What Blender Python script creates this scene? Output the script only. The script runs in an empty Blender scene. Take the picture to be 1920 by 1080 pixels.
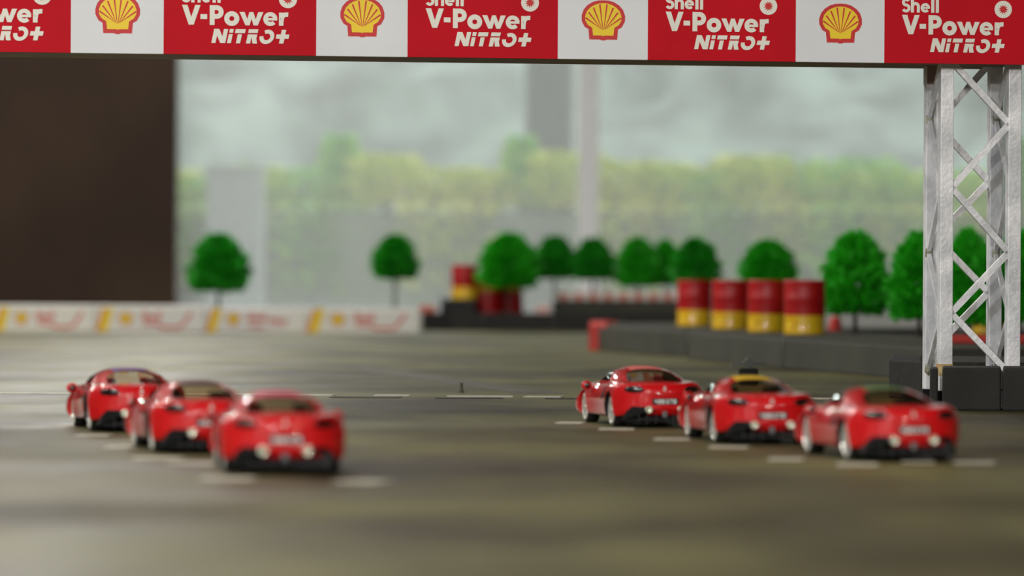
import bpy, bmesh, math, random
import numpy as np
from mathutils import Vector, Matrix, noise
from mathutils.bvhtree import BVHTree

S = bpy.context.scene
COL = S.collection
random.seed(7)
PI = math.pi

# ------------------------------------------------------------------ camera
F = 8000.0                       # focal length in pixels of a 1920 wide frame
H = 0.206                        # camera height (m)
ROLL = math.radians(0.30)
PITCH = 10.0 / F
fwd = Vector((0, math.cos(PITCH), -math.sin(PITCH)))
right0 = Vector((1, 0, 0))
up0 = right0.cross(fwd)
rightv = right0 * math.cos(ROLL) + up0 * math.sin(ROLL)
upv = up0 * math.cos(ROLL) - right0 * math.sin(ROLL)
EYE = Vector((0, 0, H))
cam_d = bpy.data.cameras.new('camera')
cam = bpy.data.objects.new('camera', cam_d)
COL.objects.link(cam)
M4 = Matrix.Identity(4)
for r in range(3):
    M4[r][0], M4[r][1], M4[r][2], M4[r][3] = rightv[r], upv[r], -fwd[r], EYE[r]
cam.matrix_world = M4
cam_d.sensor_width = 36.0
cam_d.lens = F / 1920 * 36
cam_d.clip_start = 0.05
cam_d.clip_end = 400
cam_d.dof.use_dof = True
cam_d.dof.focus_distance = 7.22
cam_d.dof.aperture_fstop = 4.5
S.camera = cam

# ------------------------------------------------------------------ world, lights, exposure
S.view_settings.view_transform = 'Standard'
S.view_settings.look = 'None'
S.view_settings.gamma = 1.0
S.view_settings.use_curve_mapping = False
S.view_settings.exposure = 0.0
S.cycles.max_bounces = 8
S.cycles.transparent_max_bounces = 16
S.cycles.sample_clamp_indirect = 6.0

w = bpy.data.worlds.new('overcast_sky')
S.world = w
w.use_nodes = True
wn = w.node_tree
wn.nodes['Background'].inputs[0].default_value = (0.92, 0.94, 0.93, 1)
wn.nodes['Background'].inputs[1].default_value = 2.05

def disc_lamp(x, y, z, radius, watts, col, aim=None):
    l = bpy.data.lights.new('spot_or_fill', 'AREA')
    l.shape = 'DISK'
    l.size = radius * 2
    l.energy = watts
    l.color = col
    o = bpy.data.objects.new('spot_or_fill', l)
    COL.objects.link(o)
    o.location = (x, y, z)
    if aim:
        d = Vector(aim) - Vector((x, y, z))
        o.rotation_euler = d.to_track_quat('-Z', 'Y').to_euler()
    return o

WARM = (1.0, 0.92, 0.80)
COOL = (0.92, 0.95, 1.0)
# downlights of the room plus an added window row, just under the ceiling
for gy, watts in ((-3.0, 17), (1.0, 17), (5.0, 17), (9.0, 24), (13.0, 54), (17.0, 44), (21.6, 55)):  # the row nearest the windows is added to brighten the mullion
    for gx in ((-4.4, -1.8) if gy > 4 else (-3.6, 0.0, 3.6)):     # beyond the grid the rows run along the left side only
        disc_lamp(gx, gy, 3.12, 0.13, watts * (1.6 if gy > 4 else 1), (1.0, 0.97, 0.91))
# a spot hanging at the left beyond the gantry
disc_lamp(-4.8, 10.4, 2.4, 0.16, 80, (1.0, 0.98, 0.95), (0.0, 5.5, 0.0))
disc_lamp(-3.3, 2.4, 2.3, 0.13, 60, (1.0, .96, .9), (0.0, 5.6, 0.0))
# track spots aimed at the circuit from behind the camera
disc_lamp(-2.6, -1.0, 2.6, 0.15, 140, COOL, (0.1, 6.5, 0.3))
disc_lamp(2.2, -1.6, 2.5, 0.15, 115, WARM, (0.0, 6.8, 0.4))
disc_lamp(-1.0, -2.4, 2.2, 0.14, 120, (1.0, .97, .93), (0.0, 6.8, 0.5))

# ------------------------------------------------------------------ helpers
def W(px, py, d):
    """point seen at a pixel, at depth d in front of the camera"""
    return EYE + (fwd + rightv * ((px - 960) / F) + upv * ((540 - py) / F)) * d

def G(px, py, z=0.0):
    dr = fwd + rightv * ((px - 960) / F) + upv * ((540 - py) / F)
    return EYE + dr * ((z - H) / dr.z)

def D(px, py, z=0.0):
    return (G(px, py, z) - EYE).dot(fwd)

MATS = {}
def lin(c):
    return tuple(((v / 255) / 12.92 if v / 255 <= .04045 else (((v / 255) + .055) / 1.055) ** 2.4) for v in c)

def mat(name, rgb, rough=0.5, metal=0.0, var=0.12, scale=6.0, spec=0.5, coat=0.0, bump=0.0, bscale=60.0, rgb2=None, coords='Object'):
    """principled surface whose colour drifts with a noise texture"""
    if name in MATS:
        return MATS[name]
    m = bpy.data.materials.new(name)
    m.use_nodes = True
    nt = m.node_tree
    b = nt.nodes['Principled BSDF']
    tc = nt.nodes.new('ShaderNodeTexCoord')
    nz = nt.nodes.new('ShaderNodeTexNoise')
    nz.inputs['Scale'].default_value = scale
    nz.inputs['Detail'].default_value = 4
    nt.links.new(tc.outputs[coords], nz.inputs['Vector'])
    cr = nt.nodes.new('ShaderNodeValToRGB')
    a = lin(rgb)
    if rgb2 is None:
        lo = tuple(v * (1 - var) for v in a)
        hi = tuple(min(1, v * (1 + var)) for v in a)
    else:
        lo, hi = a, lin(rgb2)
    cr.color_ramp.elements[0].color = (*lo, 1)
    cr.color_ramp.elements[1].color = (*hi, 1)
    cr.color_ramp.elements[0].position = 0.35
    cr.color_ramp.elements[1].position = 0.65
    nt.links.new(nz.outputs['Fac'], cr.inputs['Fac'])
    nt.links.new(cr.outputs['Color'], b.inputs['Base Color'])
    b.inputs['Roughness'].default_value = rough
    b.inputs['Metallic'].default_value = metal
    b.inputs['Specular IOR Level'].default_value = spec
    if coat:
        b.inputs['Coat Weight'].default_value = coat
        b.inputs['Coat Roughness'].default_value = 0.03
    if bump:
        n2 = nt.nodes.new('ShaderNodeTexNoise')
        n2.inputs['Scale'].default_value = bscale
        n2.inputs['Detail'].default_value = 3
        nt.links.new(tc.outputs[coords], n2.inputs['Vector'])
        bp = nt.nodes.new('ShaderNodeBump')
        bp.inputs['Strength'].default_value = bump
        bp.inputs['Distance'].default_value = 0.004
        nt.links.new(n2.outputs['Fac'], bp.inputs['Height'])
        nt.links.new(bp.outputs['Normal'], b.inputs['Normal'])
    MATS[name] = m
    return m

def glass(name, tint, gloss=0.03, refl=0.04, haze=0.0, hcol=(0.8, 0.85, 0.83)):
    m = bpy.data.materials.new(name)
    m.use_nodes = True
    nt = m.node_tree
    nt.nodes.clear()
    out = nt.nodes.new('ShaderNodeOutputMaterial')
    tr = nt.nodes.new('ShaderNodeBsdfTransparent')
    tr.inputs[0].default_value = (*tint, 1)
    gl = nt.nodes.new('ShaderNodeBsdfGlossy')
    gl.inputs['Roughness'].default_value = gloss
    lw = nt.nodes.new('ShaderNodeLayerWeight')
    p5 = nt.nodes.new('ShaderNodeMath')
    p5.operation = 'POWER'
    p5.inputs[1].default_value = 5.0
    nt.links.new(lw.outputs['Facing'], p5.inputs[0])
    fr = nt.nodes.new('ShaderNodeMath')
    fr.operation = 'MULTIPLY_ADD'
    fr.inputs[1].default_value = 0.6
    fr.inputs[2].default_value = refl
    nt.links.new(p5.outputs[0], fr.inputs[0])
    mx = nt.nodes.new('ShaderNodeMixShader')
    nt.links.new(fr.outputs[0], mx.inputs[0])
    base = tr
    if haze:
        df = nt.nodes.new('ShaderNodeBsdfTranslucent')
        df.inputs[0].default_value = (*hcol, 1)
        d2 = nt.nodes.new('ShaderNodeBsdfDiffuse')
        d2.inputs[0].default_value = (*hcol, 1)
        ad = nt.nodes.new('ShaderNodeMixShader')
        ad.inputs[0].default_value = 0.25
        nt.links.new(df.outputs[0], ad.inputs[1])
        nt.links.new(d2.outputs[0], ad.inputs[2])
        hz = nt.nodes.new('ShaderNodeMixShader')
        hz.inputs[0].default_value = haze
        nt.links.new(tr.outputs[0], hz.inputs[1])
        nt.links.new(ad.outputs[0], hz.inputs[2])
        base = hz
    nt.links.new(base.outputs[0], mx.inputs[1])
    nt.links.new(gl.outputs[0], mx.inputs[2])
    nt.links.new(mx.outputs[0], out.inputs[0])
    MATS[name] = m
    return m

def link(name, me, m=None, parent=None, smooth=False):
    if m is not None and not me.materials:
        me.materials.append(m)
    o = bpy.data.objects.new(name, me)
    COL.objects.link(o)
    if parent is not None:
        o.parent = parent
    if smooth:
        me.polygons.foreach_set('use_smooth', [True] * len(me.polygons))
    return o

def from_bm(name, bm, m, parent=None, smooth=False):
    me = bpy.data.meshes.new(name)
    bm.to_mesh(me)
    bm.free()
    return link(name, me, m, parent, smooth)

def from_pd(name, vs, fs, m, parent=None, smooth=False):
    me = bpy.data.meshes.new(name)
    me.from_pydata([tuple(v) for v in vs], [], fs)
    me.update()
    return link(name, me, m, parent, smooth)

def tag(o, label, cat, group=None):
    o['label'] = label
    o['category'] = cat
    if group:
        o['group'] = group
    return o

def struct(o):
    o['kind'] = 'structure'
    return o

def thing(name, label, cat, loc=(0, 0, 0), rz=0.0, group=None):
    o = bpy.data.objects.new(name, None)
    o.empty_display_size = 0.05
    COL.objects.link(o)
    o.location = loc
    o.rotation_euler = (0, 0, rz)
    return tag(o, label, cat, group)

def add_box(bm, x0, x1, y0, y1, z0, z1, bev=0.0, rot=None, at=None):
    r = bmesh.ops.create_cube(bm, size=1.0)
    vs = r['verts']
    for v in vs:
        v.co = Vector((x0 + (v.co.x + .5) * (x1 - x0), y0 + (v.co.y + .5) * (y1 - y0), z0 + (v.co.z + .5) * (z1 - z0)))
    if bev:
        es = list({e for v in vs for e in v.link_edges})
        bmesh.ops.bevel(bm, geom=es, offset=bev, segments=2, affect='EDGES', profile=0.5)
    return vs

def box(name, x0, x1, y0, y1, z0, z1, m, parent=None, bev=0.0):
    bm = bmesh.new()
    add_box(bm, x0, x1, y0, y1, z0, z1, bev)
    return from_bm(name, bm, m, parent)

def bar(bm, a, b, wx, wy, ref=Vector((0, 0, 1))):
    """square bar between two points"""
    a, b = Vector(a), Vector(b)
    d = (b - a).normalized()
    s = d.cross(ref)
    if s.length < 1e-4:
        s = d.cross(Vector((1, 0, 0)))
    s.normalize()
    t = s.cross(d)
    q = []
    for p in (a, b):
        for i, j in ((-1, -1), (1, -1), (1, 1), (-1, 1)):
            q.append(bm.verts.new(p + s * (i * wx / 2) + t * (j * wy / 2)))
    for f in ((0, 1, 2, 3), (7, 6, 5, 4), (0, 4, 5, 1), (1, 5, 6, 2), (2, 6, 7, 3), (3, 7, 4, 0)):
        bm.faces.new([q[i] for i in f])

def lathe(bm, prof, seg=28, axis='z', centre=(0, 0, 0)):
    rings = []
    c = Vector(centre)
    for r, h in prof:
        ring = []
        for k in range(seg):
            a = 2 * PI * k / seg
            if axis == 'z':
                p = Vector((r * math.cos(a), r * math.sin(a), h))
            elif axis == 'y':
                p = Vector((r * math.cos(a), h, r * math.sin(a)))
            else:
                p = Vector((h, r * math.cos(a), r * math.sin(a)))
            ring.append(bm.verts.new(c + p))
        rings.append(ring)
    for i in range(len(rings) - 1):
        for k in range(seg):
            bm.faces.new((rings[i][k], rings[i][(k + 1) % seg], rings[i + 1][(k + 1) % seg], rings[i + 1][k]))
    return rings

# flat print: lists of polygons (x, z) at a small distance in front of a panel
def arc(cx, cy, r, a0, a1, n=18):
    return [(cx + r * math.cos(math.radians(a0 + (a1 - a0) * i / n)), cy + r * math.sin(math.radians(a0 + (a1 - a0) * i / n))) for i in range(n + 1)]

def stroke(pts, th, closed=False):
    out = []
    n = len(pts)
    L, R = [], []
    for i, p in enumerate(pts):
        p0 = pts[i - 1] if (i > 0 or closed) else None
        p1 = pts[(i + 1) % n] if (i < n - 1 or closed) else None
        d = Vector((0, 0))
        ds = []
        for a, b in ((p0, p), (p, p1)):
            if a is not None and b is not None:
                v = Vector((b[0] - a[0], b[1] - a[1]))
                if v.length > 1e-9:
                    ds.append(v.normalized())
        d = sum(ds, Vector((0, 0))).normalized()
        nrm = Vector((-d.y, d.x))
        k = 1.0 / max(0.4, nrm.dot(Vector((-ds[0].y, ds[0].x))))
        L.append((p[0] + nrm.x * th / 2 * k, p[1] + nrm.y * th / 2 * k))
        R.append((p[0] - nrm.x * th / 2 * k, p[1] - nrm.y * th / 2 * k))
    m = n if closed else n - 1
    for i in range(m):
        j = (i + 1) % n
        out.append([L[i], R[i], R[j], L[j]])
    return out

def rect(x0, x1, y0, y1):
    return [(x0, y0), (x1, y0), (x1, y1), (x0, y1)]

def print_mesh(name, polys, kx, kz, ox, oz, y, m, parent):
    """polygons in print units -> flat faces facing -y"""
    vs, fs = [], []
    for poly in polys:
        b = len(vs)
        for (px, pz) in poly:
            vs.append((ox + px * kx, y - len(fs) * 4e-6, oz + pz * kz))
        area = sum(poly[i][0] * poly[(i + 1) % len(poly)][1] - poly[(i + 1) % len(poly)][0] * poly[i][1] for i in range(len(poly)))
        idx = list(range(b, b + len(poly)))
        fs.append(idx if area > 0 else idx[::-1])
    return from_pd(name, vs, fs, m, parent)

# ------------------------------------------------------------------ materials
M_red_panel = mat('red_print', (194, 10, 30), 0.6, var=0.06, spec=.15)
M_white_panel = mat('white_print', (222, 224, 226), 0.45, var=0.03)
M_cream = mat('cream_print', (230, 227, 214), 0.45, var=0.03)
M_yellow = mat('yellow_print', (240, 205, 20), 0.45, var=0.06)
M_logo_red = mat('logo_red', (200, 20, 25), 0.45, var=0.05)
M_brown_dark = mat('brown_black_metal', (140, 114, 104), 0.55, var=0.1)
M_galv = mat('galvanised_steel', (200, 202, 205), 0.42, metal=0.12, rgb2=(240, 240, 242), scale=22, bump=0.25, bscale=140)
M_rust = mat('weld_rust', (170, 130, 60), 0.7, rgb2=(200, 180, 130), scale=40)
M_weld = mat('weld_grime', (126, 124, 100), 0.7, rgb2=(180, 178, 160), scale=70)
M_block = mat('charcoal_foam', (34, 33, 30), 0.85, var=0.25, scale=9, bump=0.3, bscale=90)
M_block_olive = mat('olive_charcoal_foam', (56, 56, 45), 0.8, var=0.2, scale=5, bump=0.3, bscale=90)
M_black = mat('black_plastic', (9, 9, 10), 0.55, var=0.2, spec=.25)
M_paint_r = mat('glossy_red_paint', (196, 4, 14), 0.5, var=0.03, spec=.25, coat=1.0)
M_darkarch = mat('arch_black', (10, 8, 8), 0.8)
M_tyre = mat('tyre_rubber', (17, 17, 17), 0.7, var=0.2, scale=40)
M_rim = mat('chrome_rim', (236, 235, 226), 0.24, metal=0.65, var=0.05)
M_chrome = mat('bright_chrome', (226, 224, 206), 0.22, metal=0.85, var=0.04)
M_lens = mat('smoked_lens', (22, 7, 9), 0.2, var=0.2, coat=1.0)
M_lens_in = mat('grey_lens', (84, 72, 66), 0.25, var=0.1)
M_plate = mat('black_plate', (12, 12, 13), 0.4)
M_plate_w = mat('plate_white', (225, 226, 222), 0.45, var=0.03)
M_silver = mat('silver_badge', (214, 206, 200), 0.3, metal=0.4, var=0.05)
M_cabin = mat('cabin_black', (16, 15, 15), 0.8)
G_car = glass('tinted_car_glass', (0.80, 0.71, 0.56), refl=0.02)
G_side = glass('dark_car_glass', (0.16, 0.16, 0.15))

# ------------------------------------------------------------------ room shell
def floor_material():
    m = bpy.data.materials.new('track_floor')
    m.use_nodes = True
    nt = m.node_tree
    b = nt.nodes['Principled BSDF']
    tc = nt.nodes.new('ShaderNodeTexCoord')
    def nz(scale, detail, vec=(1, 1, 1), rough=0.55):
        mp = nt.nodes.new('ShaderNodeMapping')
        mp.inputs['Scale'].default_value = vec
        nt.links.new(tc.outputs['Object'], mp.inputs['Vector'])
        n = nt.nodes.new('ShaderNodeTexNoise')
        n.inputs['Scale'].default_value = scale
        n.inputs['Detail'].default_value = detail
        n.inputs['Roughness'].default_value = rough
        nt.links.new(mp.outputs[0], n.inputs['Vector'])
        return n
    big = nz(1.0, 3, (1.7, 1.2, 1))
    mid = nz(5.0, 5, (1.0, 0.35, 1))
    fine = nz(160, 4)
    r1 = nt.nodes.new('ShaderNodeValToRGB')
    r1.color_ramp.elements[0].position = 0.36
    r1.color_ramp.elements[0].color = (*lin((58, 52, 33)), 1)
    r1.color_ramp.elements[1].position = 0.62
    r1.color_ramp.elements[1].color = (*lin((112, 109, 70)), 1)
    nt.links.new(big.outputs['Fac'], r1.inputs['Fac'])
    r2 = nt.nodes.new('ShaderNodeValToRGB')
    r2.color_ramp.elements[0].position = 0.36
    r2.color_ramp.elements[0].color = (0.66, 0.64, 0.62, 1)
    r2.color_ramp.elements[1].position = 0.60
    r2.color_ramp.elements[1].color = (1.06, 1.05, 1.0, 1)
    nt.links.new(mid.outputs['Fac'], r2.inputs['Fac'])
    mx = nt.nodes.new('ShaderNodeMix')
    mx.data_type = 'RGBA'
    mx.blend_type = 'MULTIPLY'
    mx.inputs[0].default_value = 0.8
    nt.links.new(r1.outputs['Color'], mx.inputs[6])
    nt.links.new(r2.outputs['Color'], mx.inputs[7])
    nt.links.new(mx.outputs[2], b.inputs['Base Color'])
    rr = nt.nodes.new('ShaderNodeMapRange')
    rr.inputs['From Min'].default_value = 0.3
    rr.inputs['From Max'].default_value = 0.7
    rr.inputs['To Min'].default_value = 0.40
    rr.inputs['To Max'].default_value = 0.56
    nt.links.new(mid.outputs['Fac'], rr.inputs['Value'])
    nt.links.new(rr.outputs[0], b.inputs['Roughness'])
    b.inputs['Specular IOR Level'].default_value = 0.26
    bp = nt.nodes.new('ShaderNodeBump')
    bp.inputs['Strength'].default_value = 0.25
    bp.inputs['Distance'].default_value = 0.002
    nt.links.new(fine.outputs['Fac'], bp.inputs['Height'])
    nt.links.new(bp.outputs['Normal'], b.inputs['Normal'])
    return m

M_floor = floor_material()
YF = 24.0                                  # the window wall
fl = struct(box('floor', -9, 9, -7, YF, -0.1, 0.0, M_floor))
M_wall = mat('grey_wall_paint', (120, 114, 104), 0.8, var=0.05, scale=2)
M_ceil = mat('dark_ceiling', (96, 92, 86), 0.9, var=0.05, scale=2)
struct(box('wall_left', -9.2, -9, -7, YF, 0, 3.3, M_wall))
struct(box('wall_right', 9, 9.2, -7, YF, 0, 3.3, M_wall))
struct(box('wall_front', -9.2, 9.2, -7.2, -7, 0, 3.3, M_wall))
struct(box('ceiling', -9.2, 9.2, -7.2, YF + .2, 3.3, 3.5, M_ceil))

# dark brown wall at the far left, up to the first window
M_brown = mat('dark_brown_wall', (48, 36, 29), 0.8, rgb2=(60, 46, 35), scale=1.2, spec=.2)
xw = W(331, 400, YF).x
struct(box('wall_back', -9, xw, YF - .05, YF + .15, 0, 3.3, M_brown))

# windows: frame members and panes
M_frame = mat('pale_window_frame', (196, 196, 202), 0.5, var=0.04)
M_pane = glass('hazy_window_glass', (0.93, 0.97, 0.95), gloss=0.6, haze=0.17, hcol=(0.88, 0.89, 0.88))
xm = W(1104, 300, YF).x
xr = W(1893, 300, YF).x
xs = [(xw, xm, 1), (xm, xr, 2), (xr, 9.0, 3)]
for a, b, n in xs:
    fr = struct(from_pd('window_%d' % n, [], [], M_frame))
    bm = bmesh.new()
    add_box(bm, a, b, YF - .03, YF + .07, 0.0, 0.06)
    add_box(bm, a, b, YF - .03, YF + .07, 2.9, 3.3)
    bm.to_mesh(fr.data)
    bm.free()
    box('pane', a, b, YF + .015, YF + .021, 0.06, 2.9, M_pane, fr)
struct(box('trim_1', xm - .057, xm + .057, YF - .06, YF + .01, 0, 3.3, mat('mullion_paint', (244, 246, 250), 0.5, var=.02)))
struct(box('bright_strip_post', xr - .057, xr + .057, YF + .03, YF + .15, 0, 3.3, mat('bright_strip_white', (236, 240, 240), 0.5, var=0.03)))  # added white post, paints a strip where the outside is brighter

# ------------------------------------------------------------------ outside
M_out = mat('outside_paving', (150, 150, 146), 0.8, var=0.08, scale=1.5)
struct(box('ground', -40, 40, YF + .15, 95, -0.3, -0.05, M_out))
# hillside
def hillside():
    nx, ny = 90, 40
    vs, fs = [], []
    for j in range(ny + 1):
        for i in range(nx + 1):
            x = -24 + 48 * i / nx
            v = j / ny
            y = 44 + 26 * v
            z = -0.1 + 13.0 * v ** 0.85
            n = noise.fractal(Vector((x * .35, y * .3, 3.1)), 1.0, 2.0, 4)
            n2 = noise.fractal(Vector(((x + z) * .9, (z - x * .5) * 1.3, 8.0)), 1.0, 2.0, 3)
            vs.append((x, y - n2 * .7, z + n * .7 * min(1, v * 6) + n2 * .25 * min(1, v * 6)))
    for j in range(ny):
        for i in range(nx):
            a = j * (nx + 1) + i
            fs.append((a, a + 1, a + nx + 2, a + nx + 1))
    m = mat('hillside_scrub', (98, 100, 99), 0.9, rgb2=(146, 156, 150), scale=1.3)
    return struct(from_pd('hillside', vs, fs, m, None, True))
hillside()

# grey pillar of a building behind the hedge
a, b = W(986, 200, 33).x, W(1074, 200, 33).x
pil = tag(box('pillar', a, b, 33, 33.4, -.05, 6, mat('grey_pillar_paint', (74, 72, 72), 0.8, var=0.04)), 'dark grey square pillar outside, rising behind the yellow hedge', 'pillar')
# pale pedestal before the hedge at the left
a, b = W(388, 400, 25.2).x, W(492, 400, 25.2).x
ped = thing('pedestal', 'pale grey square pedestal outside, behind the leftmost model tree', 'pedestal', ((a + b) / 2, 25.3, -.05))
hh = W(440, 312, 25.2).z + .05
M_ped = mat('pale_plinth_paint', (186, 186, 190), 0.7, var=0.05)
box('body', (a - b) / 2, (b - a) / 2, -.15, .15, 0.05, hh - .03, M_ped, ped, 0.006)
box('base', (a - b) / 2 - .01, (b - a) / 2 + .01, -.16, .16, 0, 0.05, M_ped, ped)
box('cap', (a - b) / 2 - .012, (b - a) / 2 + .012, -.162, .162, hh - .03, hh, M_ped, ped)

# planter boxes and hedge plants
M_planter = mat('grey_planter_render', (118, 117, 112), 0.85, rgb2=(142, 146, 128), scale=1.4)
px_l, px_r = W(150, 400, 27).x, W(2150, 400, 27).x
pw = (px_r - px_l) / 3
ztop = W(960, 400, 27).z
for k in range(3):
    t = thing('planter', ['long grey planter under the hedge, behind the window left of the mullion', 'long grey planter under the hedge, behind the row of model trees', 'long grey planter under the hedge, behind the truss tower'][k], 'planter', (px_l + pw * (k + .5), 27.25, -.05))
    bm = bmesh.new()
    add_box(bm, -pw / 2 + .004, pw / 2 - .004, -.25, .25, 0, ztop + .05)
    from_bm('box', bm, M_planter, t)
    box('soil', -pw / 2 + .03, pw / 2 - .03, -.22, .22, ztop + .05, ztop + .06, mat('planter_soil', (70, 62, 48), 0.9), t)

def leaf_cloud(name, n, size, func, m, seed, up=0.5, aspect=2.2):
    rng = random.Random(seed)
    vs, fs = [], []
    for _ in range(n):
        p, out = func(rng)
        d = (out + Vector((rng.gauss(0, .45), rng.gauss(0, .45), rng.gauss(0, .35) + up))).normalized()
        s = d.cross(Vector((rng.gauss(0, 1), rng.gauss(0, 1), rng.gauss(0, 1)))).normalized()
        L = size * rng.uniform(.7, 1.3)
        wd = L / aspect
        nn = s.cross(d) * (wd * .25)
        b = len(vs)
        vs += [p, p + d * L * .5 + s * wd / 2 + nn, p + d * L, p + d * L * .5 - s * wd / 2 + nn]
        fs += [(b, b + 1, b + 2), (b, b + 2, b + 3)]
    me = bpy.data.meshes.new(name)
    me.from_pydata([tuple(v) for v in vs], [], fs)
    me.update()
    me.materials.append(m)
    return me

M_hedge_y = mat('variegated_leaf', (186, 206, 66), 0.6, rgb2=(240, 232, 130), scale=2.2)
M_hedge_g = mat('fresh_leaf', (112, 190, 62), 0.6, rgb2=(190, 220, 92), scale=2.2)
def hedge_pt(rng):
    a = rng.uniform(0, 2 * PI)
    h = rng.random() ** .8
    r = (.30 - .12 * h) * math.sqrt(rng.random())
    p = Vector((r * math.cos(a) * 1.15, r * math.sin(a) * .95 - .04, -.03 + h * .44))
    return p, Vector((math.cos(a), math.sin(a), .6))
def hedge_tall(rng):
    a = rng.uniform(0, 2 * PI)
    h = rng.random()
    r = .24 * (1 - h * .8) * math.sqrt(rng.random())
    return Vector((r * math.cos(a), r * math.sin(a) * .8, .0 + h * .55)), Vector((math.cos(a), math.sin(a), 1.0))
def hedge_trail(rng):
    a = rng.uniform(0, 2 * PI)
    h = rng.random()
    r = .3 * math.sqrt(rng.random())
    if rng.random() < .5:
        return Vector((r * math.cos(a) * 1.15, r * math.sin(a) * .8, .02 + h * .33)), Vector((math.cos(a), math.sin(a), .6))
    return Vector((rng.uniform(-.3, .3), -.27 - rng.random() * .06,   .05 - h ** 1.6 * .78)), Vector((0, -1, -.7))
hm = [leaf_cloud('foliage', 620, .085, hedge_pt, M_hedge_y, 3), leaf_cloud('foliage', 560, .085, hedge_tall, M_hedge_g, 4), leaf_cloud('foliage', 760, .085, hedge_trail, M_hedge_y, 5), leaf_cloud('foliage', 760, .085, hedge_trail, M_hedge_g, 6)]
def stem_mesh():
    bm = bmesh.new()
    for k in range(4):
        a = k * 1.7
        bar(bm, (0, 0, -.06), (.1 * math.cos(a), .08 * math.sin(a), .25), .014, .014)
    me = bpy.data.meshes.new('stem')
    bm.to_mesh(me)
    bm.free()
    me.materials.append(mat('shrub_stem', (90, 78, 52), 0.8))
    return me
sm = stem_mesh()
seq = [3, 2, 3, 0, 3, 1, 0, 2, 0, 1, 0, 2, 0, 3, 0, 2, 3, 2, 3, 2, 1, 3, 2]
for k, v in enumerate(seq):
    t = thing('hedge_plant', ['yellow-green leafy hedge plant growing in the grey planter outside', 'taller pointed green hedge plant rising from the grey planter outside', 'yellow-green hedge plant trailing over the grey planter outside', 'fresh green hedge plant trailing over the grey planter outside'][v], 'plant',
              (px_l + .2 + (px_r - px_l - .4) * k / (len(seq) - 1), 27.25 + random.uniform(-.05, .05), ztop + .02), random.uniform(0, .5), ['yellow hedge plants', 'tall green hedge plants', 'trailing yellow hedge plants', 'trailing green hedge plants'][v])
    s = random.uniform(.9, 1.12)
    t.scale = (s, s, s * random.uniform(.58, .84) * (1.12 if v == 1 else 1))
    f = link('foliage', hm[v], None, t)
    f['kind'] = 'stuff'
    link('stem', sm, None, t)

# ------------------------------------------------------------------ gantry
TH = math.radians(7.75)
D0 = 7.2
p0 = W(1655, 119, D0)
GX = Vector((math.cos(TH), math.sin(TH), 0))
GY = Vector((-math.sin(TH), math.cos(TH), 0))
GO = Vector((p0.x, p0.y, 0))
ZB = p0.z + 0.0005
def U(px, v, py=400):
    """position along the gantry of a pixel column on the plane v behind the banner"""
    dr = fwd + rightv * ((px - 960) / F) + upv * ((540 - py) / F)
    o = EYE - GO - GY * v
    k = -o.dot(GY) / dr.dot(GY)
    return (o + dr * k).dot(GX)
def V(px, py, v):
    dr = fwd + rightv * ((px - 960) / F) + upv * ((540 - py) / F)
    o = EYE - GO - GY * v
    k = -o.dot(GY) / dr.dot(GY)
    return (EYE + dr * k).z
gan = thing('gantry', 'steel truss gantry carrying the long red and white printed banner over the track', 'gantry', GO, TH)
RW, WW = 0.252, 0.152
BH = 0.205
edges = []
u = 0.0
edges.append((0.0, RW, 'r'))
u = 0.0
for k in range(10):
    ww = WW if k % 2 == 0 else RW
    edges.append((u - ww, u, 'w' if k % 2 == 0 else 'r'))
    u -= ww
ULEFT = u
KX, KZ = 0.000923, 0.000903
def oy(py, px=1780):          # print height above the banner's lower edge, in pixels of the right panel
    return 121.0 - py
def glyph_vpower():
    P = []
    P += [[(0, 36), (9.8, 36), (21, 0), (12, 0)], [(23.6, 36), (33, 36), (21, 0), (12, 0)]]
    P += [rect(33, 45, 10.5, 19.5)]
    P += [rect(49.5, 58.3, 0, 36)]
    P += stroke([(54, 31.6), (62, 31.6)] + arc(62, 23.6, 8.0, 90, -90, 14)[1:] + [(54, 15.6)], 8.8)
    P += stroke(arc(89, 12, 9, 0, 360, 28)[:-1], 9, True)
    P += [[(102.5, 24.5), (111.8, 24.5), (121, 0), (113.5, 0)], [(120.4, 24.5), (127.4, 24.5), (121, 0), (113.5, 0)],
          [(120.4, 24.5), (127.4, 24.5), (135.5, 0), (128, 0)], [(136.3, 24.5), (145.5, 24.5), (135.5, 0), (128, 0)]]
    P += stroke(arc(158, 12, 8.9, 0, 318, 26), 7.6)
    P += [rect(150, 170.4, 9.4, 14)]
    P += [rect(173.4, 181.6, 0, 24)]
    P += stroke([(177.5, 12)] + arc(187, 12, 8.6, 180, 92, 8) + [(190, 20.4)], 8)
    return P
def glyph_shell():
    P = stroke(arc(8, 19, 5.0, 25, 270, 14) + arc(8, 8.2, 5.6, 90, -155, 14), 5.4)
    P += [rect(17, 22.8, 0, 28)]
    P += stroke([(19.8, 9)] + arc(25.6, 11.5, 5.4, 180, 0, 10) + [(31, 0)], 5.6)
    P += stroke(arc(44, 9, 6.2, 0, 318, 20), 5.2) + [rect(39, 52.4, 7.2, 10.6)]
    P += [rect(55, 60.8, 0, 28), rect(63.6, 69.4, 0, 28)]
    return P
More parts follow.
